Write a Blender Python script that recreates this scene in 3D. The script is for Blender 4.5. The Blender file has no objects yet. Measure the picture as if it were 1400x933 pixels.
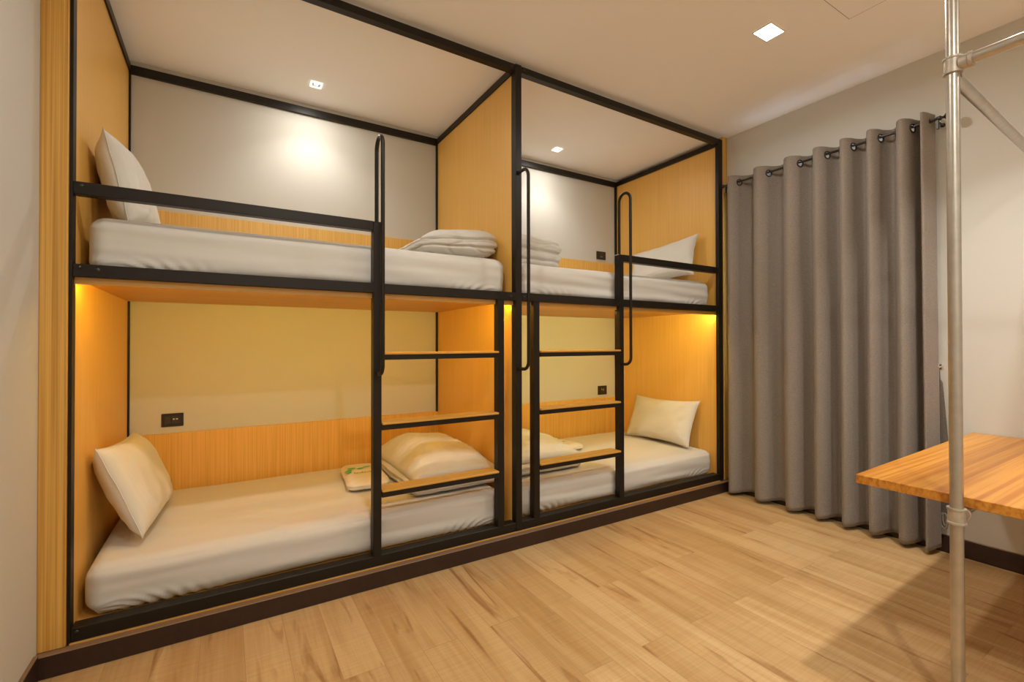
import bpy, bmesh, math, random
from mathutils import Vector, Matrix, noise

random.seed(4)
S = bpy.context.scene
COL = S.collection
PI = math.pi

# ------------------------------------------------------------------ materials
def new_mat(name):
    m = bpy.data.materials.new(name); m.use_nodes = True
    nt = m.node_tree
    return m, nt, nt.nodes['Principled BSDF']

def plain(name, col, rough=.5, metal=0., spec=.5, bump=0., bscale=200., vary=0., vscale=6.):
    m, nt, b = new_mat(name)
    b.inputs['Base Color'].default_value = (*col, 1)
    b.inputs['Roughness'].default_value = rough
    b.inputs['Metallic'].default_value = metal
    b.inputs['Specular IOR Level'].default_value = spec
    tc = nt.nodes.new('ShaderNodeTexCoord')
    if vary:
        n = nt.nodes.new('ShaderNodeTexNoise'); n.inputs['Scale'].default_value = vscale; n.inputs['Detail'].default_value = 5
        nt.links.new(tc.outputs['Object'], n.inputs['Vector'])
        r = nt.nodes.new('ShaderNodeValToRGB')
        r.color_ramp.elements[0].position = .3; r.color_ramp.elements[1].position = .7
        r.color_ramp.elements[0].color = (*[c*(1-vary) for c in col], 1)
        r.color_ramp.elements[1].color = (*[min(1, c*(1+vary)) for c in col], 1)
        nt.links.new(n.outputs['Fac'], r.inputs['Fac'])
        nt.links.new(r.outputs['Color'], b.inputs['Base Color'])
    if bump:
        n = nt.nodes.new('ShaderNodeTexNoise'); n.inputs['Scale'].default_value = bscale; n.inputs['Detail'].default_value = 3
        nt.links.new(tc.outputs['Object'], n.inputs['Vector'])
        bp = nt.nodes.new('ShaderNodeBump'); bp.inputs['Strength'].default_value = bump; bp.inputs['Distance'].default_value = .002
        nt.links.new(n.outputs['Fac'], bp.inputs['Height'])
        nt.links.new(bp.outputs['Normal'], b.inputs['Normal'])
    return m

def wood(name, c0, c1, scale, rough=.45, detail=4., c2=None, fine=None, dist=0.):
    """grain: noise stretched by `scale` (object axes); optional second, finer streak layer"""
    m, nt, b = new_mat(name)
    tc = nt.nodes.new('ShaderNodeTexCoord')
    mp = nt.nodes.new('ShaderNodeMapping'); mp.inputs['Scale'].default_value = scale
    nt.links.new(tc.outputs['Object'], mp.inputs['Vector'])
    n = nt.nodes.new('ShaderNodeTexNoise'); n.inputs['Scale'].default_value = 1; n.inputs['Detail'].default_value = detail
    n.inputs['Distortion'].default_value = dist
    nt.links.new(mp.outputs['Vector'], n.inputs['Vector'])
    r = nt.nodes.new('ShaderNodeValToRGB')
    r.color_ramp.elements[0].position = .35; r.color_ramp.elements[1].position = .65
    r.color_ramp.elements[0].color = (*c0, 1); r.color_ramp.elements[1].color = (*c1, 1)
    nt.links.new(n.outputs['Fac'], r.inputs['Fac'])
    out = r.outputs['Color']
    if fine:
        mp2 = nt.nodes.new('ShaderNodeMapping'); mp2.inputs['Scale'].default_value = fine
        nt.links.new(tc.outputs['Object'], mp2.inputs['Vector'])
        n2 = nt.nodes.new('ShaderNodeTexNoise'); n2.inputs['Scale'].default_value = 1; n2.inputs['Detail'].default_value = 3
        nt.links.new(mp2.outputs['Vector'], n2.inputs['Vector'])
        r2 = nt.nodes.new('ShaderNodeValToRGB')
        r2.color_ramp.elements[0].position = .36; r2.color_ramp.elements[1].position = .56
        r2.color_ramp.elements[0].color = (*c2, 1); r2.color_ramp.elements[1].color = (1, 1, 1, 1)
        nt.links.new(n2.outputs['Fac'], r2.inputs['Fac'])
        mx = nt.nodes.new('ShaderNodeMix'); mx.data_type = 'RGBA'; mx.blend_type = 'MULTIPLY'
        mx.inputs[0].default_value = 1
        nt.links.new(out, mx.inputs[6]); nt.links.new(r2.outputs['Color'], mx.inputs[7])
        out = mx.outputs[2]
    nt.links.new(out, b.inputs['Base Color'])
    b.inputs['Roughness'].default_value = rough
    return m

def emit(name, col, strength):
    m, nt, b = new_mat(name)
    b.inputs['Base Color'].default_value = (.8, .8, .8, 1)
    b.inputs['Emission Color'].default_value = (*col, 1)
    b.inputs['Emission Strength'].default_value = strength
    return m

M = {}
M['pane'] = emit('daylit window pane', (.55, .75, 1.), 14)
M['wall'] = plain('painted wall', (.585, .575, .525), .9, spec=.15, bump=.15, bscale=90)
M['ceiling'] = plain('painted ceiling', (.93, .925, .91), .85, spec=.2)
M['steel'] = plain('black painted steel', (.013, .009, .0055), .42, spec=.3, bump=.05, bscale=400)
M['bolt'] = plain('bolt steel', (.06, .055, .05), .3, metal=.8)
M['panel_y'] = wood('oak laminate across y', (.74, .43, .090), (.82, .49, .125), (60, 170, 1.6), .42, 3)
M['panel_x'] = wood('oak laminate across x', (.68, .38, .07), (.80, .48, .13), (120, 60, 1.6), .42, 3)
M['ply'] = wood('oak board along x', (.55, .29, .06), (.66, .37, .09), (1.2, 40, 40), .45, 4)
M['pine_z'] = wood('pine casing', (.54, .285, .05), (.74, .45, .11), (90, 40, .8), .45, 3, c2=(.84, .72, .56), fine=(210, 90, .7))
M['pine_x'] = wood('pine desktop', (.52, .215, .025), (.63, .285, .042), (1.2, 30, 30), .34, 4, c2=(.74, .58, .42), fine=(.7, 75, 45), dist=.3)
M['tread'] = wood('oak tread', (.60, .30, .04), (.70, .385, .075), (2, 60, 60), .4, 3)
M['plinth'] = plain('dark brown skirting', (.030, .0125, .0075), .45, vary=.2, vscale=40)
M['plinth_edge'] = plain('worn skirting edge', (.22, .13, .07), .5)
M['sheet'] = plain('white cotton', (.64, .62, .575), .8, spec=.2, bump=.12, bscale=260)
M['black_plastic'] = plain('black plastic', (.02, .016, .012), .32)
M['socket'] = plain('dark socket insert', (.035, .03, .025), .4)
M['silver'] = plain('socket contacts', (.7, .68, .65), .3, metal=.6)
M['zinc'] = plain('galvanised steel', (.50, .47, .42), .34, metal=.85, vary=.07, vscale=30, bump=.03, bscale=120)
M['zinc_cast'] = plain('cast zinc fitting', (.50, .45, .38), .48, metal=.6, vary=.12, vscale=50)
M['white_trim'] = plain('white light trim', (.85, .83, .80), .35)
M['cup'] = plain('light reflector cup', (.30, .28, .27), .3, metal=.4)
M['print'] = plain('green print', (.10, .48, .14), .5)
M['print_pale'] = plain('pale print', (.42, .40, .20), .5)
M['chrome'] = plain('chrome hook', (.75, .72, .68), .2, metal=.9)
M['cord'] = plain('grey cord', (.30, .27, .24), .8)
M['seam'] = plain('hatch seam', (.25, .21, .17), .8)

# satin stripe pillowcase
def satin(name, axis):
    m, nt, b = new_mat(name)
    tc = nt.nodes.new('ShaderNodeTexCoord')
    w = nt.nodes.new('ShaderNodeTexWave'); w.wave_type = 'BANDS'; w.bands_direction = axis
    w.inputs['Scale'].default_value = 14.; w.inputs['Distortion'].default_value = .4
    nt.links.new(tc.outputs['Object'], w.inputs['Vector'])
    r = nt.nodes.new('ShaderNodeValToRGB')
    r.color_ramp.elements[0].position = .42; r.color_ramp.elements[1].position = .58
    r.color_ramp.elements[0].color = (.662, .642, .587, 1); r.color_ramp.elements[1].color = (.672, .652, .597, 1)
    nt.links.new(w.outputs['Fac'], r.inputs['Fac']); nt.links.new(r.outputs['Color'], b.inputs['Base Color'])
    r2 = nt.nodes.new('ShaderNodeMapRange'); r2.inputs['To Min'].default_value = .74; r2.inputs['To Max'].default_value = .6
    nt.links.new(w.outputs['Fac'], r2.inputs['Value']); nt.links.new(r2.outputs['Result'], b.inputs['Roughness'])
    b.inputs['Specular IOR Level'].default_value = .3
    return m
M['satin'] = satin('satin stripe cotton', 'X')
M['satin_y'] = satin('satin stripe duvet cover', 'Y')

# grey woven curtain
def curtain_mat():
    m, nt, b = new_mat('grey woven curtain')
    tc = nt.nodes.new('ShaderNodeTexCoord')
    mp = nt.nodes.new('ShaderNodeMapping'); mp.inputs['Scale'].default_value = (300, 420, 160)
    nt.links.new(tc.outputs['Object'], mp.inputs['Vector'])
    n = nt.nodes.new('ShaderNodeTexNoise'); n.inputs['Scale'].default_value = 1; n.inputs['Detail'].default_value = 3
    nt.links.new(mp.outputs['Vector'], n.inputs['Vector'])
    r = nt.nodes.new('ShaderNodeValToRGB')
    r.color_ramp.elements[0].position = .3; r.color_ramp.elements[1].position = .7
    r.color_ramp.elements[0].color = (.20, .170, .143, 1); r.color_ramp.elements[1].color = (.305, .264, .226, 1)
    nt.links.new(n.outputs['Fac'], r.inputs['Fac']); nt.links.new(r.outputs['Color'], b.inputs['Base Color'])
    b.inputs['Roughness'].default_value = .9; b.inputs['Specular IOR Level'].default_value = .15
    b.inputs['Sheen Weight'].default_value = .15
    return m
M['curtain'] = curtain_mat()

# plank floor, boards run along y
def floor_mat():
    m, nt, b = new_mat('light oak plank floor')
    L = nt.links.new
    tc = nt.nodes.new('ShaderNodeTexCoord')
    rot = nt.nodes.new('ShaderNodeMapping'); rot.inputs['Rotation'].default_value = (0, 0, PI/2)
    rot.inputs['Location'].default_value = (.13, .038, 0)
    L(tc.outputs['Object'], rot.inputs['Vector'])
    br = nt.nodes.new('ShaderNodeTexBrick')
    br.offset = .37; br.offset_frequency = 2; br.squash = 1
    br.inputs['Scale'].default_value = 1
    br.inputs['Brick Width'].default_value = 1.22; br.inputs['Row Height'].default_value = .158
    br.inputs['Mortar Size'].default_value = .0011; br.inputs['Mortar Smooth'].default_value = .3
    br.inputs['Bias'].default_value = 0
    br.inputs['Color1'].default_value = (0, 0, 0, 1); br.inputs['Color2'].default_value = (1, 1, 1, 1)
    br.inputs['Mortar'].default_value = (.5, .5, .5, 1)
    L(rot.outputs['Vector'], br.inputs['Vector'])
    # per board random offset for the grain
    sep = nt.nodes.new('ShaderNodeSeparateXYZ'); L(tc.outputs['Object'], sep.inputs['Vector'])
    off = nt.nodes.new('ShaderNodeMath'); off.operation = 'MULTIPLY'; off.inputs[1].default_value = 37.3
    L(br.outputs['Color'], off.inputs[0])
    cmb = nt.nodes.new('ShaderNodeCombineXYZ')
    L(sep.outputs['X'], cmb.inputs['X']); L(sep.outputs['Y'], cmb.inputs['Y']); L(off.outputs[0], cmb.inputs['Z'])
    def grain(sc, detail, dist, lo, hi, clo, chi):
        mp = nt.nodes.new('ShaderNodeMapping'); mp.inputs['Scale'].default_value = sc
        L(cmb.outputs['Vector'], mp.inputs['Vector'])
        n = nt.nodes.new('ShaderNodeTexNoise'); n.inputs['Scale'].default_value = 1
        n.inputs['Detail'].default_value = detail; n.inputs['Distortion'].default_value = dist
        L(mp.outputs['Vector'], n.inputs['Vector'])
        r = nt.nodes.new('ShaderNodeValToRGB')
        r.color_ramp.elements[0].position = lo; r.color_ramp.elements[1].position = hi
        r.color_ramp.elements[0].color = (*clo, 1); r.color_ramp.elements[1].color = (*chi, 1)
        L(n.outputs['Fac'], r.inputs['Fac'])
        return r.outputs['Color']
    base = nt.nodes.new('ShaderNodeValToRGB')
    base.color_ramp.elements[0].color = (.455, .30, .143, 1); base.color_ramp.elements[1].color = (.535, .375, .195, 1)
    L(br.outputs['Color'], base.inputs['Fac'])
    def mul(a, c, f=1.):
        mx = nt.nodes.new('ShaderNodeMix'); mx.data_type = 'RGBA'; mx.blend_type = 'MULTIPLY'
        mx.inputs[0].default_value = f
        L(a, mx.inputs[6]); L(c, mx.inputs[7]); return mx.outputs[2]
    c = mul(base.outputs['Color'], grain((11, .8, 1), 4, .6, .32, .58, (.88, .78, .64), (1.05, 1.04, 1.02)))
    c = mul(c, grain((95, 2.2, 1), 3, .2, .3, .7, (.93, .90, .85), (1.04, 1.04, 1.04)))
    c = mul(c, grain((13, 1.25, 1), 6, 1.2, .295, .40, (.52, .33, .17), (1, 1, 1)), .75)     # dark knots and streaks
    # saw marks across the boards
    c = mul(c, grain((3, 150, 1), 2, 0, .35, .65, (.95, .93, .90), (1.03, 1.03, 1.03)))
    mo = nt.nodes.new('ShaderNodeMix'); mo.data_type = 'RGBA'
    L(br.outputs['Fac'], mo.inputs[0]); L(c, mo.inputs[6]); mo.inputs[7].default_value = (.36, .20, .08, 1)
    L(mo.outputs[2], b.inputs['Base Color'])
    b.inputs['Roughness'].default_value = .5
    b.inputs['Specular IOR Level'].default_value = .35
    return m
M['floor'] = floor_mat()
M['rear'] = plain('white painted wall', (.84, .82, .78), .85)  # unseen wall, made whiter than the others to bounce light onto the ceiling

# ------------------------------------------------------------------ mesh helpers
def box(bm, x0, x1, y0, y1, z0, z1, bev=0.0, seg=1):
    g = bmesh.ops.create_cube(bm, size=1)
    vs = g['verts']
    for v in vs:
        v.co = Vector((x0 + (v.co.x+.5)*(x1-x0), y0 + (v.co.y+.5)*(y1-y0), z0 + (v.co.z+.5)*(z1-z0)))
    if bev:
        es = {e for v in vs for e in v.link_edges}
        bmesh.ops.bevel(bm, geom=list(es), offset=bev, segments=seg, affect='EDGES', profile=.5)

def tube(bm, pts, r, n=12, caps=True):
    """swept tube through points; r may be a list"""
    pts = [Vector(p) for p in pts]
    rs = r if isinstance(r, (list, tuple)) else [r]*len(pts)
    rings = []
    up = None
    for i, p in enumerate(pts):
        t = (pts[min(i+1, len(pts)-1)] - pts[max(i-1, 0)]).normalized()
        if up is None:
            up = t.orthogonal().normalized()
        else:
            up = (up - t*up.dot(t)).normalized()
        sd = t.cross(up)
        rings.append([bm.verts.new(p + (up*math.cos(2*PI*k/n) + sd*math.sin(2*PI*k/n))*rs[i]) for k in range(n)])
    for a, b_ in zip(rings, rings[1:]):
        for k in range(n):
            bm.faces.new((a[k], a[(k+1) % n], b_[(k+1) % n], b_[k]))
    if caps:
        bm.faces.new(list(reversed(rings[0]))); bm.faces.new(rings[-1])

def torus(bm, c, ax, R, r, n=24, k=8):
    ax = Vector(ax).normalized(); u = ax.orthogonal().normalized(); w = ax.cross(u); c = Vector(c)
    rows = []
    for i in range(n):
        d = u*math.cos(2*PI*i/n) + w*math.sin(2*PI*i/n)
        rows.append([bm.verts.new(c + d*(R + r*math.cos(2*PI*j/k)) + ax*r*math.sin(2*PI*j/k)) for j in range(k)])
    for i in range(n):
        a, b_ = rows[i], rows[(i+1) % n]
        for j in range(k):
            bm.faces.new((a[j], a[(j+1) % k], b_[(j+1) % k], b_[j]))

def disc(bm, c, ax, r, h, n=16, dome=True):
    ax = Vector(ax).normalized(); c = Vector(c)
    pts = [c, c+ax*h*.6, c+ax*h]
    tube(bm, pts, [r, r, r*.6 if dome else r], n)

def obj(name, bm, mat, parent=None, smooth=False, **props):
    bmesh.ops.recalc_face_normals(bm, faces=bm.faces)
    me = bpy.data.meshes.new(name)
    bm.to_mesh(me); bm.free()
    for m in (mat if isinstance(mat, (list, tuple)) else [mat]):
        me.materials.append(m)
    if smooth:
        for p in me.polygons: p.use_smooth = True
        if smooth == 'angle':
            try: me.set_sharp_from_angle(angle=math.radians(38))
            except Exception: pass
    o = bpy.data.objects.new(name, me); COL.objects.link(o)
    if parent:
        o.parent = parent
        o.matrix_parent_inverse = Matrix.Translation(-parent.location)
    for k, v in props.items(): o[k] = v
    return o

def thing(name, label, cat, loc, group=None):
    o = bpy.data.objects.new(name, None); COL.objects.link(o)
    o.location = loc; o.empty_display_size = .1
    o['label'] = label; o['category'] = cat
    if group: o['group'] = group
    return o

def tag(o, label, cat, group=None):
    o['label'] = label; o['category'] = cat
    if group: o['group'] = group
    return o

def bx(name, mat, parent, *b, bev=0., **props):
    bm = bmesh.new(); box(bm, *b, bev=bev)
    return obj(name, bm, mat, parent, **props)

def nz(x, y, z, s=1.):
    return noise.noise(Vector((x*s, y*s, z*s)))

# ------------------------------------------------------------------ room
ZC = 3.066
XL, XR, YB, YF = -.09, 4.27, 1.27, -4.2
def struct(name, mat, *b, bev=0.):
    return bx(name, mat, None, *b, bev=bev, kind='structure')
struct('floor', M['floor'], XL-.1, XR+.1, YF-.1, YB+.1, -.1, 0)
struct('ceiling', M['ceiling'], XL-.1, XR+.1, YF-.1, YB+.1, ZC, ZC+.1)
struct('wall_left', M['wall'], XL-.1, XL, YF, YB, 0, ZC)
struct('wall_right', M['wall'], XR, XR+.1, YF, YB, 0, ZC)
struct('wall_back', M['wall'], XL-.1, XR+.1, YB, YB+.1, 0, ZC)
struct('wall_front', M['rear'], XL-.1, XR+.1, YF-.1, YF, 0, ZC)

def skirting(name, x0, x1, y0, y1, h):
    bm = bmesh.new(); box(bm, x0, x1, y0, y1, 0, h, bev=.002)
    me = obj(name, bm, [M['plinth'], M['plinth_edge']], None, kind='structure')
    for p in me.data.polygons:
        if p.normal.z > .5: p.material_index = 1
    return me
skirting('baseboard_left', XL, XL+.014, YF, -.045, .098)
skirting('baseboard_right', XR-.014, XR, YF, -.005, .106)
skirting('baseboard_front', XL+.002, 4.255, -.045, -.0045, .0866)
# pine casings either side of the bunks
struct('trim_1', M['pine_z'], XL, -.0075, -.012, .05, .088, ZC, bev=.002)
struct('trim_2', M['pine_z'], 4.2105, XR, -.006, .05, .088, ZC, bev=.002)

# window behind the curtain: white frame, daylight through the panes
wf = struct('window_1', M['white_trim'], XR-.016, XR-.0005, -1.31, -.17, .88, .93, bev=.002)
for b in ((-1.31, -.17, 2.44, 2.49), (-1.31, -1.26, .93, 2.44), (-.22, -.17, .93, 2.44), (-.765, -.715, .93, 2.44)):
    bx('window_frame', M['white_trim'], wf, XR-.016, XR-.0005, b[0], b[1], b[2], b[3], bev=.002)
for ya, yb in ((-1.26, -.765), (-.715, -.22)):
    bx('window_pane', M['pane'], wf, XR-.006, XR-.001, ya, yb, .93, 2.44)

# ceiling access hatch (hairline seam)
th = thing('ceiling_hatch', 'flush white ceiling access hatch with hairline seams above the pipe desk', 'hatch', (3.15, -1.6, ZC))
bx('hatch_panel', M['ceiling'], th, 2.85, 3.465, -1.93, -1.272, ZC-.0015, ZC-.0002)
bm = bmesh.new()
box(bm, 2.846, 3.4672, -1.2718, -1.2695, ZC-.0016, ZC-.0002)
box(bm, 3.4654, 3.4672, -1.934, -1.2718, ZC-.0016, ZC-.0002)
box(bm, 2.846, 2.8496, -1.934, -1.2718, ZC-.0016, ZC-.0002)
box(bm, 2.8496, 3.4654, -1.934, -1.9306, ZC-.0016, ZC-.0002)
obj('hatch_seam', bm, M['seam'], th)

# ------------------------------------------------------------------ bunk beds
ZT0, ZT1 = 2.996, 3.038          # top beam
ZM0, ZM1 = 1.5425, 1.5935        # mid rail
ZB0, ZB1 = .0915, .1460          # bottom rail
ST = M['steel']
def bolt(parent, x, z, y=0., r=.007):
    bm = bmesh.new(); disc(bm, (x, y, z), (0, -1, 0), r, .005, 12)
    obj('bolt', bm, M['bolt'], parent, smooth='angle')

def handle(parent, X, top_from, zlow, yout, r=.0105, on_top=True):
    """bent round bar: from the upright, up over an arch towards the room, down and back into the upright"""
    pts = []
    ztop = 2.362
    if on_top:
        R = (yout-.022)/-2. if yout < 0 else .05
        yb = .022; R = (yb - yout)/2
        pts += [(X, yb, top_from), (X, yb, ztop-R)]
        for k in range(1, 13):
            a = PI*k/12
            pts.append((X, yb-R+R*math.cos(a), ztop-R+R*math.sin(a)))
    else:
        R = .055
        pts += [(X, 0., ztop-.008), (X, yout+R, ztop-.008)]
        for k in range(1, 9):
            a = PI/2 + PI/2*k/8
            pts.append((X, yout+R+R*math.cos(a), ztop-.008-R+R*math.sin(a)))
    R = .05
    for k in range(0, 9):
        a = PI + PI/2*k/8
        pts.append((X, yout+R+R*math.cos(a), zlow+R+R*math.sin(a)))
    pts.append((X, -.001, zlow))
    bm = bmesh.new(); tube(bm, pts, r, 14)
    h = obj('grab_handle', bm, ST, parent, smooth='angle')
    for zz in ([zlow] if on_top else [zlow, ztop-.008]):
        bm = bmesh.new(); disc(bm, (X, -.0005, zz), (0, -1, 0), .017, .008, 16, False)
        obj('handle_flange', bm, ST, h, smooth='angle')

def bunk(root, x0, x1, ladder, guard, post_left, side):
    """x0..x1 = clear width between the posts; ladder = (left upright x0,x1, right upright x0,x1)"""
    ya, yb = 0., .048
    R = root
    bx('top_beam', ST, R, x0, x1, ya, yb, ZT0, ZT1, bev=.002)
    bx('upper_bed_rail', ST, R, x0, x1, ya, yb, ZM0, ZM1, bev=.002)
    bx('bottom_rail', ST, R, x0, x1, ya, .0645, ZB0, ZB1, bev=.002)
    l0, l1, r0, r1 = ladder
    ld = bpy.data.objects.new('ladder', None); COL.objects.link(ld); ld.parent = R
    ld.location = Vector(((l0+r1)/2, .02, .1)) - R.location
    def lpart(name, mat, *b, bev=.002):
        bm = bmesh.new(); box(bm, *b, bev=bev)
        o = obj(name, bm, mat); o.parent = ld
        o.matrix_parent_inverse = Matrix.Translation(-(R.location + ld.location))
        return o
    # uprights: the one next to the guard rail rises to it
    tall = 1.922
    zl = tall if guard == 'left' else ZM0
    zr = tall if guard == 'right' else ZM0
    lpart('upright', ST, l0, l1, -.0015, .0495, ZB1, zl)
    lpart('upright', ST, r0, r1, -.0015, .0495, ZB1, zr)
    for zt in (1.225, .850, .492):
        bm = bmesh.new()
        box(bm, l1, r0, -.010, .018, zt-.040, zt-.012, bev=.002)      # angle iron front
        box(bm, l1, r0, .018, .085, zt-.018, zt-.012)                  # and its shelf
        o = obj('rung', bm, ST); o.parent = ld
        o.matrix_parent_inverse = Matrix.Translation(-(R.location + ld.location))
        lpart('tread', M['tread'], l1+.002, r0+.001, -.014, .092, zt-.012, zt, bev=.002)
    if guard == 'left':
        bx('guard_rail', ST, R, x0, l0, ya, yb, 1.873, 1.9235, bev=.002)
    else:
        bx('guard_rail', ST, R, r1, x1, ya, yb, 1.873, 1.9235, bev=.002)
    # bed decks: upper deck with the front lip that hides the light strip, lower deck on its box
    d = bx('upper_deck', M['ply'], R, side[0], side[1], .050, YB-.004, 1.540, 1.560)
    bx('deck_lip', M['ply'], R, side[0], side[1], .030, .0495, 1.5155, 1.5422)
    bx('bed_base', M['ply'], R, side[0], side[1], .0648, YB-.004, .0, .125)
    bx('front_ledge', M['ply'], R, x0-.003 if post_left else x0, x1+(.0448 if post_left else 0), -.004, .0645, .020, .0912)
    # head and foot panels, wainscot strips
    if post_left: bx('side_panel', M['panel_y'], R, side[0]-.0205, side[0]-.0005, .050, YB-.004, .0, ZT1-.004)
    bx('side_panel', M['panel_y'], R, side[1]+.0005, side[1]+(.0440 if post_left else .0205), .050, YB-.004, .0, ZT1-.004)
    bx('wainscot', M['panel_x'], R, side[0], side[1], 1.247, YB-.002, .126, .690, bev=.0015)
    bx('wainscot', M['panel_x'], R, side[0], side[1], 1.247, YB-.002, 1.561, 2.133, bev=.0015)
    # top bars along panels and back wall, corner posts
    bx('back_beam', ST, R, side[0], side[1], 1.247, YB-.002, 2.977, 3.031, bev=.0015)
    bx('top_side_bar', ST, R, side[0]+.0005, side[0]+.010, yb, 1.247, 2.987, 3.033)
    bx('top_side_bar', ST, R, side[1]-.010, side[1]-.0005, yb, 1.247, 2.987, 3.033)
    for za, zb in ((.690, 1.540), (2.133, 2.977)):
        bx('corner_trim', ST, R, side[0], side[0]+.010, 1.250, YB-.002, za, zb)
        bx('corner_trim', ST, R, side[1]-.014 if post_left else side[1]-.022, side[1], 1.250, YB-.002, za, zb)

b1 = thing('bunk_bed', 'left black steel bunk bed against the left wall, with ladder and grab handle', 'bunk bed', (1.04, .6, 0))
b2 = thing('bunk_bed', 'right black steel bunk bed beside the grey curtain, ladder next to the middle post', 'bunk bed', (3.16, .6, 0))
bunk(b1, .0045, 2.0835, (1.193, 1.2365, 1.9535, 1.9985), 'left', True, (.001, 2.083))
bunk(b2, 2.1292, 4.151, (2.221, 2.2665, 2.978, 3.0215), 'right', False, (2.1290, 4.187))
bx('corner_post', ST, b1, -.0070, .0040, .0, .048, .088, ZT1, bev=.001)
bx('middle_post', ST, b1, 2.0838, 2.1285, -.003, .049, .0920, ZT1+.003, bev=.002)
bx('corner_post', ST, b2, 4.1512, 4.2098, .0, .030, .0975, ZT1+.001, bev=.002)
handle(b1, 1.2155, 1.922, 1.113, -.093)
handle(b1, 2.106, 0, 1.113, -.112, on_top=False)
handle(b2, 2.9995, 1.922, 1.119, -.090)
for x, z in ((.024, 1.580), (.080, 1.574), (.030, 1.908), (2.050, 1.566), (2.060, 3.017), (.022, .132)): bolt(b1, x, z)
for x, z in ((2.150, 1.566), (2.150, 3.017), (4.135, 3.017)): bolt(b2, x, z)

# light strips behind the deck lips
LED_COL = (1., .66, .08)
M['led'] = emit('warm led strip', LED_COL, 56)
M['led_pale'] = emit('pale yellow led strip', (1., .82, .24), 72)
for root, xa, xb, lm in ((b1, .02, 2.06, 'led'), (b2, 2.15, 4.16, 'led_pale')):
    bx('light_strip', M[lm], root, xa, xb, .0502, .058, 1.519, 1.5385)

# ------------------------------------------------------------------ bedding
def rounded(nx, ny, nz_, x0, x1, y0, y1, z0, z1, r):
    """dense rounded box; returns (bm, list of (vert, unit outward dir))"""
    bm = bmesh.new()
    idx = {}
    def vert(i, j, k):
        key = (i, j, k)
        if key not in idx:
            idx[key] = bm.verts.new((x0+(x1-x0)*i/nx, y0+(y1-y0)*j/ny, z0+(z1-z0)*k/nz_))
        return idx[key]
    for i in range(nx):
        for j in range(ny):
            for k in (0, nz_):
                bm.faces.new((vert(i, j, k), vert(i+1, j, k), vert(i+1, j+1, k), vert(i, j+1, k)))
    for i in range(nx):
        for k in range(nz_):
            for j in (0, ny):
                bm.faces.new((vert(i, j, k), vert(i+1, j, k), vert(i+1, j, k+1), vert(i, j, k+1)))
    for j in range(ny):
        for k in range(nz_):
            for i in (0, nx):
                bm.faces.new((vert(i, j, k), vert(i, j+1, k), vert(i, j+1, k+1), vert(i, j, k+1)))
    out = []
    rx, ry, rz = (r, r, r) if not isinstance(r, tuple) else r
    for v in idx.values():
        c = Vector((min(max(v.co.x, x0+rx), x1-rx), min(max(v.co.y, y0+ry), y1-ry), min(max(v.co.z, z0+rz), z1-rz)))
        d = Vector(((v.co.x-c.x)/rx, (v.co.y-c.y)/ry, (v.co.z-c.z)/rz))
        m = max(abs(d.x), abs(d.y), abs(d.z))
        if d.length > 1e-9:
            dn = d.normalized()*m
            v.co = c + Vector((dn.x*rx, dn.y*ry, dn.z*rz))
            out.append((v, d.normalized()))
        else:
            out.append((v, Vector((0, 0, 1))))
    return bm, out

def mattress(label, x0, x1, y0, y1, z0, z1, seed, amp=1.):
    tuck = .018 if z0 > 1 else .004
    bm, vs = rounded(190, 60, 26, x0, x1, y0, y1, z0, z1, .066)
    H = z1 - z0
    for v, d in vs:
        p = v.co.copy(); t = (p.z-z0)/H
        off = 0
        if d.z > .6:                                   # top: soft waves
            off += .004*nz(p.x+seed, p.y*1.4, seed, 2.2) + .0015*nz(p.x*.8, p.y*2+seed, 1, 7)
        if d.y < -.3:                                  # front: long drag folds and elastic gathers at the hem
            edge = min(p.x-x0, x1-p.x)
            off += amp*.0065*nz(p.x*.55+seed, 0, p.z*6+p.x*.5, 2.6)*(1-.4*t)
            off += amp*.003*nz(p.x*1.2, seed, p.z*14, 2.)
            g = max(0., 1-t*2.6)
            near = math.exp(-((edge-.22)/.20)**2)
            ang = math.atan2(p.z-(z0+H*.05), edge-.02)
            off += near*g*(.0085)*math.sin(ang*26+edge*120+seed) + g*.0030*nz(p.x*26, seed, p.z*9)
            off -= tuck*max(0., 1-t*3.6)**2            # tucked in at the bottom
            off += .0016*math.exp(-((t-.80)/.05)**2)    # top seam
        if t < .35 and z0 < 1: off = min(off, .004 + .012*t)
        if abs(d.x) > .5:
            off += .004*nz(seed, p.y*2, p.z*5, 2.)
            off -= .010*max(0., 1-t*3.6)**2
        v.co += d*off
    o = obj('mattress', bm, M['sheet'], None, smooth=True)
    return tag(o, label, 'mattress')

mattress('mattress in a white fitted sheet on the upper bunk of the left bed', .030, 2.058, .062, 1.205, 1.561, 1.812, 1.3)
mattress('mattress in a white fitted sheet on the lower bunk of the left bed', .022, 2.040, .0710, 1.200, .1265, .346, 5.1)
mattress('mattress in a white fitted sheet on the upper bunk of the right bed', 2.150, 4.130, .062, 1.205, 1.561, 1.806, 9.7, 1.9)
mattress('mattress in a white fitted sheet on the lower bunk of the right bed', 2.160, 4.165, .0710, 1.200, .126, .338, 14.2)

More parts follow.
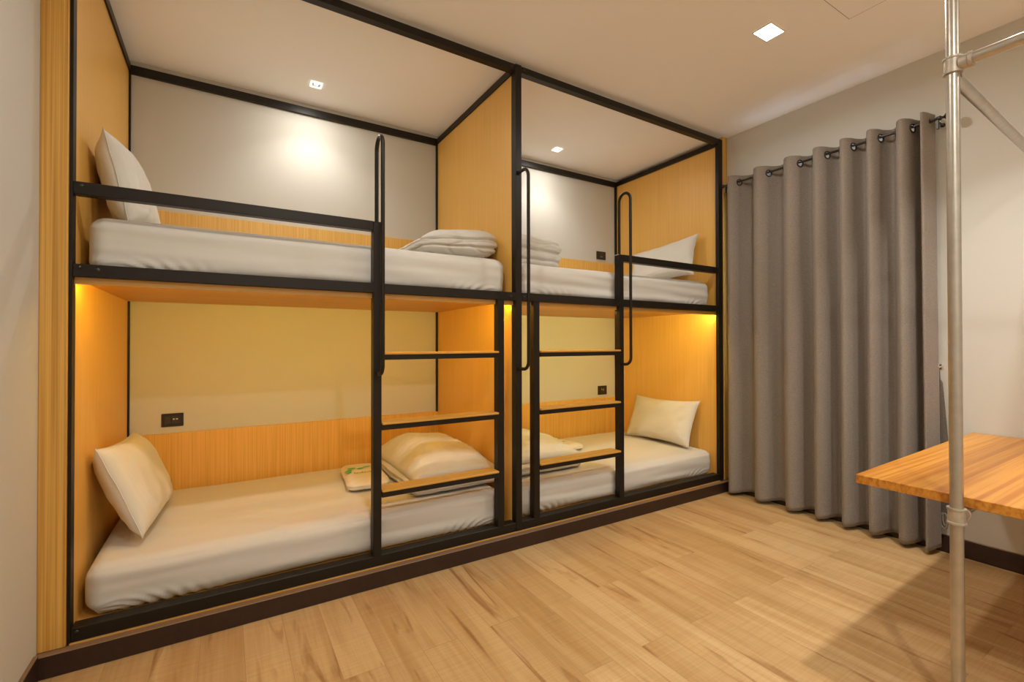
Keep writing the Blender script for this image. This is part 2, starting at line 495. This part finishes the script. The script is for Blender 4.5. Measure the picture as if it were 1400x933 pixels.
def pillow(label, centre, U, V, N, W, Hh, T, seed, tuck, floor_z, panel):
    """soft case with pulled corners. U = long axis, V = short axis, N = thickness axis"""
    U, V, N = Vector(U).normalized(), Vector(V).normalized(), Vector(N).normalized()
    V = (V - U*V.dot(U)).normalized(); N2 = U.cross(V)
    if N2.dot(N) < 0: N2 = -N2
    n, m = 56, 42
    bm = bmesh.new()
    def P(i, j, s):
        u, v = -1+2*i/n, -1+2*j/m
        x = u*(1-tuck*.55*(1-abs(v)**2.4)*abs(u)**3)
        y = v*(1-tuck*(1-abs(u)**2.4)*abs(v)**3)
        prof = ((1-u**4)*(1-v**4))
        t = max(prof, 0.)**.62
        w = .5*T*t*(1+.10*nz(u*1.6+seed, v*1.6, s*3))
        rad = max(abs(u), abs(v))
        wr = .017*nz(u*6+seed, v*3, s*2+seed)*max(0, rad-.35)*t**.5 + .009*nz(u*2.5+seed, v*9, s)*max(0, abs(v)-.3)*t**.5
        rip = .0035*math.sin(u*40+seed+3*v)*max(0, abs(v)-.72)*t**.4
        q = Vector((x*W/2, y*Hh/2, s*(w+.0012)+wr+rip))
        return Vector((q.x, q.y, q.z))
    rows = {}
    for s in (1, -1):
        for i in range(n+1):
            for j in range(m+1):
                rim = i in (0, n) or j in (0, m)
                if s == -1 and rim:
                    rows[(s, i, j)] = rows[(1, i, j)]
                else:
                    p = P(i, j, s)
                    if rim: p.z = .004*nz(i*.11, j*.13, seed)
                    rows[(s, i, j)] = bm.verts.new(p)
    for s in (1, -1):
        for i in range(n):
            for j in range(m):
                f = [rows[(s, i, j)], rows[(s, i+1, j)], rows[(s, i+1, j+1)], rows[(s, i, j+1)]]
                if len(set(f)) == 4: bm.faces.new(f if s > 0 else f[::-1])
    mat = Matrix((U, V, N2)).transposed().to_4x4()
    mat.translation = Vector(centre)
    o = obj('pillow', bm, M['satin'], None, smooth=True)
    # piped seam round the rim
    pts = []
    for i in range(n): pts.append((i, 0))
    for j in range(m): pts.append((n, j))
    for i in range(n, 0, -1): pts.append((i, m))
    for j in range(m, -1, -1): pts.append((0, j))
    ps = [mat @ v.co for v in o.data.vertices]
    mat.translation.z += floor_z + .001 - min(p.z for p in ps)
    if panel < 1: mat.translation.x += panel + .003 - min(p.x for p in ps)
    else: mat.translation.x += panel - .003 - max(p.x for p in ps)
    o.matrix_world = mat
    bm = bmesh.new()
    path = []
    for i, j in pts:
        p = P(i, j, 1); p.z = .004*nz(i*.11, j*.13, seed); path.append(p)
    tube(bm, path, .0026, 6)
    s = obj('seam', bm, M['sheet'], None, smooth=True)
    s.parent = o
    return tag(o, label, 'pillow')

# U is along y (length), V up the panel
pillow('white pillow propped upright against the left panel of the upper left bunk', (.120, .565, 2.00), (.0, 1, .03), (-.22, 0, 1), (1, 0, .3), .80, .405, .17, 2.2, .11, 1.815, .001)
pillow('white striped pillow leaning on the left panel of the lower left bunk', (.135, .575, .565), (.05, 1, -.06), (-.42, 0, 1), (1, 0, .5), .74, .45, .17, 7.4, .10, .349, .001)
pillow('white pillow with one raised corner behind the guard rail of the upper right bunk', (4.085, .56, 1.985), (.0, -1, .08), (.28, 0, 1), (-1, 0, .3), .78, .40, .15, 11.5, .17, 1.809, 4.187)
pillow('white striped pillow leaning on the right panel of the lower right bunk', (4.045, .56, .535), (-.02, -1, .02), (.42, 0, 1), (-1, 0, .4), .76, .43, .15, 15.8, .12, .341, 4.187)

def puff(x0, x1, y0, y1, z0, z1, r, seed, grooves, gdep=.03, lump=.012, nx=90, ny=60, nk=36, droop=.0, slope=0.):
    bm, vs = rounded(nx, ny, nk, x0, x1, y0, y1, z0, z1, r)
    H = z1-z0; cx, cy = (x0+x1)/2, (y0+y1)/2; wx, wy = (x1-x0)/2, (y1-y0)/2
    for v, d in vs:
        p = v.co.copy(); t = (p.z-z0)/H
        u, w = (p.x-cx)/wx, (p.y-cy)/wy
        off = lump*(nz(p.x*3+seed, p.y*3, p.z*4, 1.) + .5*nz(p.x*7, p.y*7+seed, p.z*9))
        side = max(0, 1-abs(d.z)*1.15)
        for gz, gw in grooves:
            gg = gz + .08*nz(p.x*2.6+seed, p.y*2.6, gz*9) + .045*nz(p.x*9, p.y*9, seed+gz*5)
            off -= side*gdep*math.exp(-((t-gg)/gw)**2)
        off += side*.004*nz(p.x*22+seed, p.y*22, p.z*10) - .55*lump*max(0, .12-abs(nz(p.x*5+seed, p.y*5, p.z*12)))/.12
        v.co += d*off
        if t > .02:
            v.co.z -= droop*H*t*(.5*max(abs(u), 0)**3 + .5*abs(w)**3)
            v.co.z += slope*H*t*u
            if v.co.z < z0: v.co.z = z0
    return bm

# upper left duvet, folded in a roll
bm = puff(1.530, 2.076, .15, .80, 1.821, 2.005, (.19, .09, .085), 3.3, ((.34, .04), (.62, .035)), .030, .013, droop=.06, slope=.22)
tag(obj('folded_duvet', bm, M['sheet'], None, smooth=True), 'white duvet folded into a thick roll on the upper bunk of the left bed', 'duvet')
bm = puff(2.18, 2.785, .36, .98, 1.8165, 2.105, (.11, .12, .10), 8.6, ((.30, .045), (.58, .04), (.80, .03)), .028, .014, droop=.10)
tag(obj('folded_duvet', bm, M['sheet'], None, smooth=True), 'white duvet folded in layers at the left end of the upper right bunk', 'duvet')

def dome(x0, x1, y0, y1, z0, hh, seed, n=80, m=80):
    """plump half cushion with thin pinched edges and drag folds"""
    bm = bmesh.new(); top = []; bot = []
    for i in range(n+1):
        ra, rb = [], []
        for j in range(m+1):
            u, v = -1+2*i/n, -1+2*j/m
            x = (x0+x1)/2 + (x1-x0)/2*u*(1-.035*(1-v*v)*abs(u)**3 + .01*nz(v*3, seed, 2))
            y = (y0+y1)/2 + (y1-y0)/2*v*(1-.035*(1-u*u)*abs(v)**3 + .01*nz(u*3, seed, 5))
            pr = max(0, (1-abs(u)**3.2)*(1-abs(v)**3.2))**.85
            f = 1 + .10*nz(u*1.3+seed, v*1.3, 1) - .05*math.exp(-((v+.12-.18*u)/.20)**2) + .03*math.sin(7*v+2.2*u+seed)*(1-pr)
            w = .010*nz(u*5+seed, v*12, 3)*pr*(1-pr)*3 + .004*nz(u*14, v*14+seed, 3)*pr
            zz = z0 + .022 + hh*pr*f*(1-.10*u) + w
            rim = i in (0, n) or j in (0, m)
            a = bm.verts.new((x, y, z0+.006 if rim else zz)); ra.append(a)
            rb.append(a if rim else bm.verts.new((x, y, z0+.003)))
        top.append(ra); bot.append(rb)
    for i in range(n):
        for j in range(m):
            bm.faces.new((top[i][j], top[i+1][j], top[i+1][j+1], top[i][j+1]))
            q = (bot[i][j], bot[i][j+1], bot[i+1][j+1], bot[i+1][j])
            if any(k not in (top[i][j], top[i+1][j], top[i+1][j+1], top[i][j+1]) for k in q): bm.faces.new(q)
    return bm

def duvet_pair(label, x0, x1, y0, y1, z0, seed, left_more, hh):
    t = thing('folded_duvet', label, 'duvet', ((x0+x1)/2, (y0+y1)/2, z0))
    bm = puff(x0, x1, y0, y1, z0, z0+.085, (.05, .05, .036), seed, ((.5, .10),), .016, .006, nk=16)
    obj('lower_fold', bm, M['sheet'], t, smooth=True)
    bm = dome(x0+left_more, x1-.004, y0+.015, y1-.02, z0+.080, hh, seed)
    obj('upper_fold', bm, M['satin_y'], t, smooth=True)
    return t
duvet_pair('white duvet folded in two plump layers behind the ladder on the lower left bunk', 1.475, 2.072, .17, 1.12, .3545, 21.2, .01, .165)
duvet_pair('white duvet folded flat behind the ladder on the lower right bunk', 2.18, 2.83, .22, 1.12, .3465, 27.9, .01, .135)

def pouch(label, x0, x1, y0, y1, z0, h, seed, rot):
    t = thing('towel_packet', label, 'towel packet', ((x0+x1)/2, (y0+y1)/2, z0))
    t.rotation_euler = (0, 0, rot)
    wx, wy = (x1-x0)/2, (y1-y0)/2
    def add(name, bm, mat, smooth=True):
        o = obj(name, bm, mat, None, smooth=smooth); o.parent = t; return o
    bm = puff(-wx, wx, -wy, wy, 0, h, (.05, .06, h*.47), seed, ((.5, .12),), .006, .006, 50, 60, 12, droop=.25)
    add('wrapper', bm, M['film'])
    # leaf sprig and two lines of print near the far edge
    def zt(x, y): return h*1.0+.003
    bm = bmesh.new()
    for k, (cx, cy, a, L) in enumerate(((-.098, -.01, 1.2, .085), (-.070, .055, .3, .06), (-.015, .03, .5, .055), (.03, .06, .2, .05), (.07, .03, .1, .04))):
        c, s = math.cos(a), math.sin(a)
        ring = []; low = []; zk = zt(0, 0) + .0012*k
        for q in range(12):
            th_ = 2*PI*q/12
            px, py = L*.5*math.cos(th_), L*.24*math.sin(th_)*(1-.3*math.cos(th_))
            ring.append(bm.verts.new((cx+px*c-py*s, cy+px*s+py*c, zk+.001)))
            low.append(bm.verts.new((cx+px*c-py*s, cy+px*s+py*c, zk)))
        bm.faces.new(ring); bm.faces.new(low[::-1])
        for q in range(12): bm.faces.new((ring[q-1], low[q-1], low[q], ring[q]))
    add('leaf_print', bm, M['print'], False)
    bm = bmesh.new()
    for k in range(9):
        box(bm, -.07+k*.016, -.059+k*.016, -.075, -.045 - .010*(k % 3), zt(0, 0)-.001, zt(0, 0)+.0004)
    add('small_print', bm, M['print_pale'], False)
    return t
M['film'] = plain('clear film over white towel', (.74, .70, .62), .28, spec=.5, bump=.25, bscale=45)
pouch('flat white towel packet with green leaf print on the lower left bunk', 1.19, 1.455, .46, .98, .3515, .068, 31., -.10)
pouch('flat white towel packet half hidden by the duvet on the lower right bunk', 2.89, 3.20, .64, 1.08, .3435, .055, 36., .15)

# ------------------------------------------------------------------ sockets
def socket(label, x0, x1, z0, z1, double, mod):
    y = YB
    t = thing('power_socket' if double else mod, label, 'socket' if mod != 'wall_switch' else 'switch', ((x0+x1)/2, y, z0))
    bx('face_plate', M['black_plastic'], t, x0, x1, y-.010, y-.0005, z0, z1, bev=.003)
    w, h = x1-x0, z1-z0
    if double:
        bx('switch_module', M['socket'], t, x0+.14*w, x0+.42*w, y-.0125, y-.009, z0+.22*h, z1-.22*h, bev=.001)
        bx('socket_module', M['socket'], t, x0+.46*w, x0+.84*w, y-.0125, y-.009, z0+.22*h, z1-.22*h, bev=.001)
        bm = bmesh.new()
        for q in (.52, .66): box(bm, x0+q*w, x0+(q+.085)*w, y-.0135, y-.012, z0+.52*h, z0+.61*h)
        obj('contact_slot', bm, M['silver'], t)
    elif mod == 'wall_switch':
        bx('rocker', M['socket'], t, x0+.3*w, x1-.3*w, y-.0135, y-.009, z0+.2*h, z1-.2*h, bev=.001)
        bx('indicator', M['print_pale'], t, x0+.36*w, x0+.60*w, y-.0142, y-.0132, z0+.33*h, z0+.37*h)
    else:
        bx('socket_module', M['socket'], t, x0+.26*w, x1-.26*w, y-.0125, y-.009, z0+.2*h, z1-.2*h, bev=.001)
        bm = bmesh.new()
        box(bm, x0+.36*w, x0+.41*w, y-.0135, y-.012, z0+.52*h, z0+.68*h)
        box(bm, x0+.55*w, x0+.60*w, y-.0135, y-.012, z0+.46*h, z0+.66*h)
        obj('contact_slot', bm, M['silver'], t)
socket('black double socket plate on the wall above the lower left mattress', .172, .290, .733, .818, True, 'power_socket')
socket('square black socket plate above the lower right mattress', 3.915, 4.040, .720, .815, False, 'power_socket')
socket('square black switch plate above the upper right mattress', 3.900, 4.030, 2.168, 2.255, False, 'wall_switch')

# ------------------------------------------------------------------ ceiling lights
def spot_light(label, x, y, energy):
    t = thing('recessed_spotlight', label, 'ceiling light', (x, y, ZC))
    a, b, w = .036, .024, .008
    bm = bmesh.new()
    for q in ((x-a, x+a, y-a, y-a+w), (x-a, x+a, y+a-w, y+a), (x-a, x-a+w, y-a+w, y+a-w), (x+a-w, x+a, y-a+w, y+a-w)):
        box(bm, *q, ZC-.012, ZC-.0003)
    obj('frame', bm, M['spot_frame'], t)
    bm = bmesh.new()
    box(bm, x-a+w, x+a-w, y-a+w, y+a-w, ZC-.002, ZC-.0003)
    obj('reflector', bm, M['cup'], t)
    bm = bmesh.new(); disc(bm, (x, y, ZC-.002), (0, 0, -1), .012, .003, 16)
    obj('lens', bm, M['lens'], t)
    ld = bpy.data.lights.new('spot lamp', 'SPOT'); ld.energy = energy; ld.color = (1., .95, .88)
    ld.spot_size = math.radians(118); ld.spot_blend = .75; ld.shadow_soft_size = .02
    lo = bpy.data.objects.new('lamp', ld); COL.objects.link(lo); lo.parent = t
    lo.location = (0, 0, -.02)
    ad = bpy.data.lights.new('spill lamp', 'AREA'); ad.shape = 'DISK'; ad.size = .03; ad.energy = 4.2; ad.color = (1., .95, .87)
    ao = bpy.data.objects.new('lamp', ad); COL.objects.link(ao); ao.parent = t
    ao.location = (0, 0, -.0135)
M['spot_frame'] = emit('lit spotlight frame', (1., .92, .82), 1.0)
M['lens'] = emit('spotlight lens', (1., .9, .75), 8)
spot_light('small square recessed spotlight over the upper left bunk', 1.055, .947, 13)
spot_light('small square recessed spotlight over the upper right bunk', 3.137, .947, 13)

M['panel_light'] = emit('ceiling light diffuser', (1., .93, .82), 14)
def panel_light(label, x, y, energy, col=(1., .97, .89), hx=.066, hy=.05, spread=168):
    t = thing('ceiling_light', label, 'ceiling light', (x, y, ZC))
    bm = bmesh.new(); w = .006
    for q in ((x-hx-w, x+hx+w, y-hy-w, y-hy), (x-hx-w, x+hx+w, y+hy, y+hy+w), (x-hx-w, x-hx, y-hy, y+hy), (x+hx, x+hx+w, y-hy, y+hy)):
        box(bm, *q, ZC-.006, ZC-.0003)
    obj('frame', bm, M['white_trim'], t)
    bx('diffuser', M['panel_light'], t, x-hx, x+hx, y-hy, y+hy, ZC-.004, ZC-.0003)
    ld = bpy.data.lights.new('ceiling lamp', 'AREA'); ld.shape = 'RECTANGLE'; ld.size = 2*hx; ld.size_y = 2*hy
    ld.energy = energy; ld.color = col; ld.spread = math.radians(spread)
    lo = bpy.data.objects.new('lamp', ld); COL.objects.link(lo); lo.parent = t
    lo.location = (0, 0, -.006)
panel_light('bright square ceiling light in front of the right bunk bed', 3.19, -.98, 11.5)
panel_light('square ceiling light above the pipe desk', 3.36, -1.95, 14, (1., .96, .89), spread=100)
panel_light('added unseen ceiling light in front of the left bunk bed', 1.05, -.98, 11)  # out of view, added as twin of the right lamp to light the room
panel_light('added unseen fill light at the rear of the room by the left wall', 1.05, -3.2, 32)  # added behind the camera so its bounce brightens the ceiling
panel_light('added unseen fill light at the rear of the room by the right wall', 3.19, -3.6, 9)  # added rear fill, set back so the desk top still blocks it

# ------------------------------------------------------------------ curtain
YG = [.02, -.175, -.420, -.654, -.837, -.999, -1.153, -1.319, -1.402]
def phase(y):
    for k in range(len(YG)-1):
        if y >= YG[k+1] or k == len(YG)-2:
            return k + (YG[k]-y)/(YG[k]-YG[k+1])
XC, ZR = 4.180, 2.610
def cx_at(y, z):
    ph = phase(y)
    f = (z-.03)/2.63
    a = .066 + .004*(1-f)
    s = math.sin(2*PI*(ph+.012*math.sin(3*z+ph*2)*(1-f)))
    s = math.copysign(abs(s)**.78, s)
    return XC + a*s + (1-f)*.008*nz(y*3, z*.8, 4.)
cur = thing('curtain', 'long grey eyelet curtain hanging in folds beside the right bunk bed', 'curtain', (XC, -.74, .03))
ys = []
N = 560
Y0, Y1 = -.060, -1.412
for i in range(N+1): ys.append(Y0 + (Y1-Y0)*i/N)
zs = [2.668 - .004*k for k in range(30)]
zs += [zs[-1] - (zs[-1]-.032)*k/90 for k in range(1, 91)]
rings = []
for k in range(1, 8): rings.append(YG[k])
halves = [(YG[k]+YG[k+1])/2 for k in range(0, 8)]
halves = [h for h in halves if -1.40 < h < -.06]
bm = bmesh.new()
grid = []
for z in zs:
    row = []
    for y in ys:
        yy = y - (.012*(1-(z/2.66)))*(1 if y < -1.35 else 0)
        row.append(bm.verts.new((cx_at(y, z), yy, z + (.006*math.sin(phase(y)*2*PI) if z < .1 else 0))))
    grid.append(row)
def in_ring(v):
    return any((v.co.x-XC)**2 + (v.co.y-g)**2 + (v.co.z-ZR)**2 < .0225**2 for g in rings+halves)
for a in range(len(zs)-1):
    for i in range(N):
        q = (grid[a][i], grid[a][i+1], grid[a+1][i+1], grid[a+1][i])
        if zs[a] > 2.55 and any(in_ring(v) for v in q): continue
        bm.faces.new(q)
for v in [v for v in bm.verts if not v.link_faces]: bm.verts.remove(v)
fab = obj('fabric', bm, M['curtain'], cur, smooth=True)
sol = fab.modifiers.new('thickness', 'SOLIDIFY'); sol.thickness = .0022; sol.offset = 0
for g in rings + halves:
    dy = .004
    tx = cx_at(g-dy, ZR) - cx_at(g+dy, ZR)
    tang = Vector((tx, -2*dy, 0)).normalized()
    nrm = tang.cross(Vector((0, 0, 1)))
    bm = bmesh.new(); torus(bm, (XC, g, ZR), nrm, .0250, .0050)
    obj('grommet', bm, M['black_plastic'], cur, smooth=True)

rod = thing('curtain_rod', 'thin black curtain rod with turned end above the grey curtain', 'curtain rod', (XC, -.74, ZR))
bm = bmesh.new(); tube(bm, [(XC, -.03, ZR+.008), (XC, -1.415, ZR+.008)], .0085, 14)
obj('pole', bm, M['black_plastic'], rod, smooth='angle')
def lathe_y(name, prof):
    bm = bmesh.new(); tube(bm, [(XC, y, ZR+.010) for y, r in prof], [r for y, r in prof], 18)
    obj(name, bm, M['black_plastic'], rod, smooth='angle')
lathe_y('finial', [(-1.385, .010), (-1.39, .017), (-1.402, .017), (-1.407, .010), (-1.43, .009), (-1.436, .013), (-1.452, .014), (-1.458, .008), (-1.466, .007), (-1.470, .011), (-1.480, .024), (-1.492, .028), (-1.504, .024), (-1.511, .012), (-1.514, .003)])
lathe_y('finial', [(-.022, .004), (-.020, .012), (-.024, .014), (-.036, .012), (-.040, .009)][::-1])
for y in (-.052, -1.438):
    bm = bmesh.new()
    tube(bm, [(XC, y, ZR-.006), (XC+.03, y, ZR-.008), (XR-.004, y, ZR-.008)], .006, 10)
    disc(bm, (XR-.0005, y, ZR-.008), (-1, 0, 0), .012, .006, 18, False)
    box(bm, XC-.008, XC+.008, y-.006, y+.006, ZR-.052, ZR+.004, bev=.002)
    obj('bracket', bm, M['black_plastic'], rod, smooth='angle')

# tie-back and its hook on the wall
hk = thing('tieback_hook', 'small chrome hook on the wall at the right edge of the grey curtain', 'hook', (XR, -1.417, 1.12))
bm = bmesh.new()
disc(bm, (XR-.0005, -1.417, 1.125), (-1, 0, 0), .016, .006, 16)
tube(bm, [(XR-.004, -1.417, 1.125), (XR-.030, -1.417, 1.120), (XR-.040, -1.417, 1.128), (XR-.040, -1.417, 1.143), (XR-.034, -1.417, 1.150)], .0042, 10)
obj('hook', bm, M['chrome'], hk, smooth='angle')
tb = thing('curtain_tieback', 'grey fabric tieback hanging from the chrome hook beside the curtain', 'tieback', (4.245, -1.43, .16))
bm = bmesh.new()
prof = [(1.128, -1.4145, -1.4195), (1.05, -1.410, -1.424), (1.03, -1.406, -1.434), (.90, -1.404, -1.443), (.70, -1.402, -1.456), (.45, -1.402, -1.464), (.27, -1.406, -1.466), (.235, -1.412, -1.460)]
fr, bk = [], []
for z, ya, yb in prof:
    fr.append([bm.verts.new((4.2405 - .004*math.sin(q/6*PI), ya+(yb-ya)*q/6, z)) for q in range(7)])
for a, b_ in zip(fr, fr[1:]):
    for q in range(6): bm.faces.new((a[q], a[q+1], b_[q+1], b_[q]))
bmesh.ops.solidify(bm, geom=bm.faces[:], thickness=.006)
obj('band', bm, M['curtain'], tb, smooth='angle')
bm = bmesh.new()
pts = [(4.24, -1.434+.017*math.sin(2*PI*k/24), .196+.046*math.cos(2*PI*k/24)) for k in range(25)]
tube(bm, pts, .0055, 8, caps=False)
pts = [(4.236, -1.440+.010*math.sin(2*PI*k/24), .205+.036*math.cos(2*PI*k/24)) for k in range(25)]
tube(bm, pts, .004, 8, caps=False)
obj('loop', bm, M['cord'], tb, smooth=True)

# ------------------------------------------------------------------ pipe desk
dk = thing('pipe_desk', 'pine desk top on a galvanised pipe frame in front of the curtain', 'desk', (3.4, -1.9, 0))
PX, PYy = 2.650, -1.912
bm = bmesh.new()
top = [(2.686, -1.601), (4.262, -1.556), (4.262, -2.62), (2.672, -2.62)]
lo = [bm.verts.new((x, y, .711)) for x, y in top]; hi = [bm.verts.new((x, y, .746)) for x, y in top]
bm.faces.new(lo[::-1]); bm.faces.new(hi)
for k in range(4): bm.faces.new((lo[k], lo[(k+1) % 4], hi[(k+1) % 4], hi[k]))
bmesh.ops.bevel(bm, geom=bm.edges[:], offset=.002, segments=1, affect='EDGES')
obj('desk_top', bm, M['pine_x'], dk)
def pipe(name, pts, r=.0182, mat='zinc'):
    bm = bmesh.new(); tube(bm, pts, r, 24)
    return obj(name, bm, M[mat], dk, smooth='angle')
pipe('pole', [(PX, PYy, .006), (PX, PYy, ZC-.002)])
pipe('pole', [(PX, -2.95, .006), (PX, -2.95, ZC-.002)])
def fitting(x, y, z, h, dirs, screws):
    bm = bmesh.new()
    tube(bm, [(x, y, z-h), (x, y, z-h+.006), (x, y, z-h+.008), (x, y, z+h-.008), (x, y, z+h-.006), (x, y, z+h)],
         [.0262, .0262, .0232, .0232, .0262, .0262], 24)
    for d in dirs:
        d = Vector(d); c = Vector((x, y, z))
        tube(bm, [c+d*.018, c+d*.040, c+d*.042, c+d*.052], [.0232, .0232, .0262, .0262], 24)
    f = obj('clamp', bm, M['zinc_cast'], dk, smooth='angle')
    for p, d in screws:
        bm = bmesh.new(); disc(bm, p, d, .0075, .006, 12)
        s = obj('grub_screw', bm, M['bolt'], f, smooth='angle'); s.matrix_parent_inverse = Matrix.Translation(-dk.location)
for yy, sg in ((PYy, -1), (-2.95, 1)):
    fitting(PX, yy, 2.222, .028, [(0, sg, 0)], [((PX-.022, yy, 2.222), (-1, 0, 0)), ((PX-.006, yy+sg*.046, 2.222-.02), (-.3, 0, -1))])
    fitting(PX, yy, .684, .027, [(1, 0, 0)], [((PX+.004, yy-.023, .690), (.2, -1, 0)), ((PX-.006, yy-.025, .664), (0, -1, 0))])
bz = 2.225
pipe('crossbar', [(PX, PYy-.03, bz), (PX, -2.92, bz)])
ang = Vector((1, .028, 0)).normalized()
for yy in (PYy, -2.95):
    a = Vector((PX+.02, yy, 2.188)); L = (XR-.002-a.x)/ang.x
    k = ang if yy == PYy else Vector((1, 0, 0))
    pipe('wall_bar', [a, a + k*(L if yy == PYy else XR-.002-a.x)], .0182)
    a = Vector((PX+.03, yy, .690)); k = Vector((1, .016, 0)) if yy == PYy else Vector((1, 0, 0))
    pipe('support_bar', [a, a + k*(XR-.002-a.x)], .0182)
for yy in (PYy, -2.95):
    bm = bmesh.new(); disc(bm, (PX, yy, .0), (0, 0, 1), .05, .008, 24, False); tube(bm, [(PX, yy, .007), (PX, yy, .05)], .024, 24)
    obj('floor_flange', bm, M['zinc_cast'], dk, smooth='angle')

# ------------------------------------------------------------------ camera, world, view
yaw, pitch, roll, F = -.5472, .0078, -.0015, 635.998
cy, sy = math.cos(yaw), math.sin(yaw); cp, sp = math.cos(pitch), math.sin(pitch); cr, sr = math.cos(roll), math.sin(roll)
r = Vector((cy, sy, 0)); fw = Vector((-sy, cy, 0)); up = Vector((0, 0, 1))
f2 = fw*cp + up*sp; u2 = up*cp - fw*sp
r3 = r*cr + u2*sr; u3 = u2*cr - r*sr
cd = bpy.data.cameras.new('camera'); co = bpy.data.objects.new('camera', cd); COL.objects.link(co)
mw = Matrix((r3, u3, -f2)).transposed().to_4x4(); mw.translation = Vector((.5221, -2.4746, 1.274))
co.matrix_world = mw
cd.sensor_width = 36; cd.sensor_fit = 'HORIZONTAL'; cd.lens = 36*F/1400
cd.shift_x = 4.8441/1400; cd.shift_y = -2.1327/1400
cd.clip_start = .02
S.camera = co

w = bpy.data.worlds.new('world'); S.world = w; w.use_nodes = True
w.node_tree.nodes['Background'].inputs['Color'].default_value = (.02, .018, .015, 1)
S.view_settings.view_transform = 'Standard'; S.view_settings.look = 'None'
S.view_settings.gamma = 1; S.view_settings.use_curve_mapping = False
S.view_settings.exposure = .21
S.cycles.max_bounces = 12; S.cycles.diffuse_bounces = 8
S.cycles.sample_clamp_indirect = 6
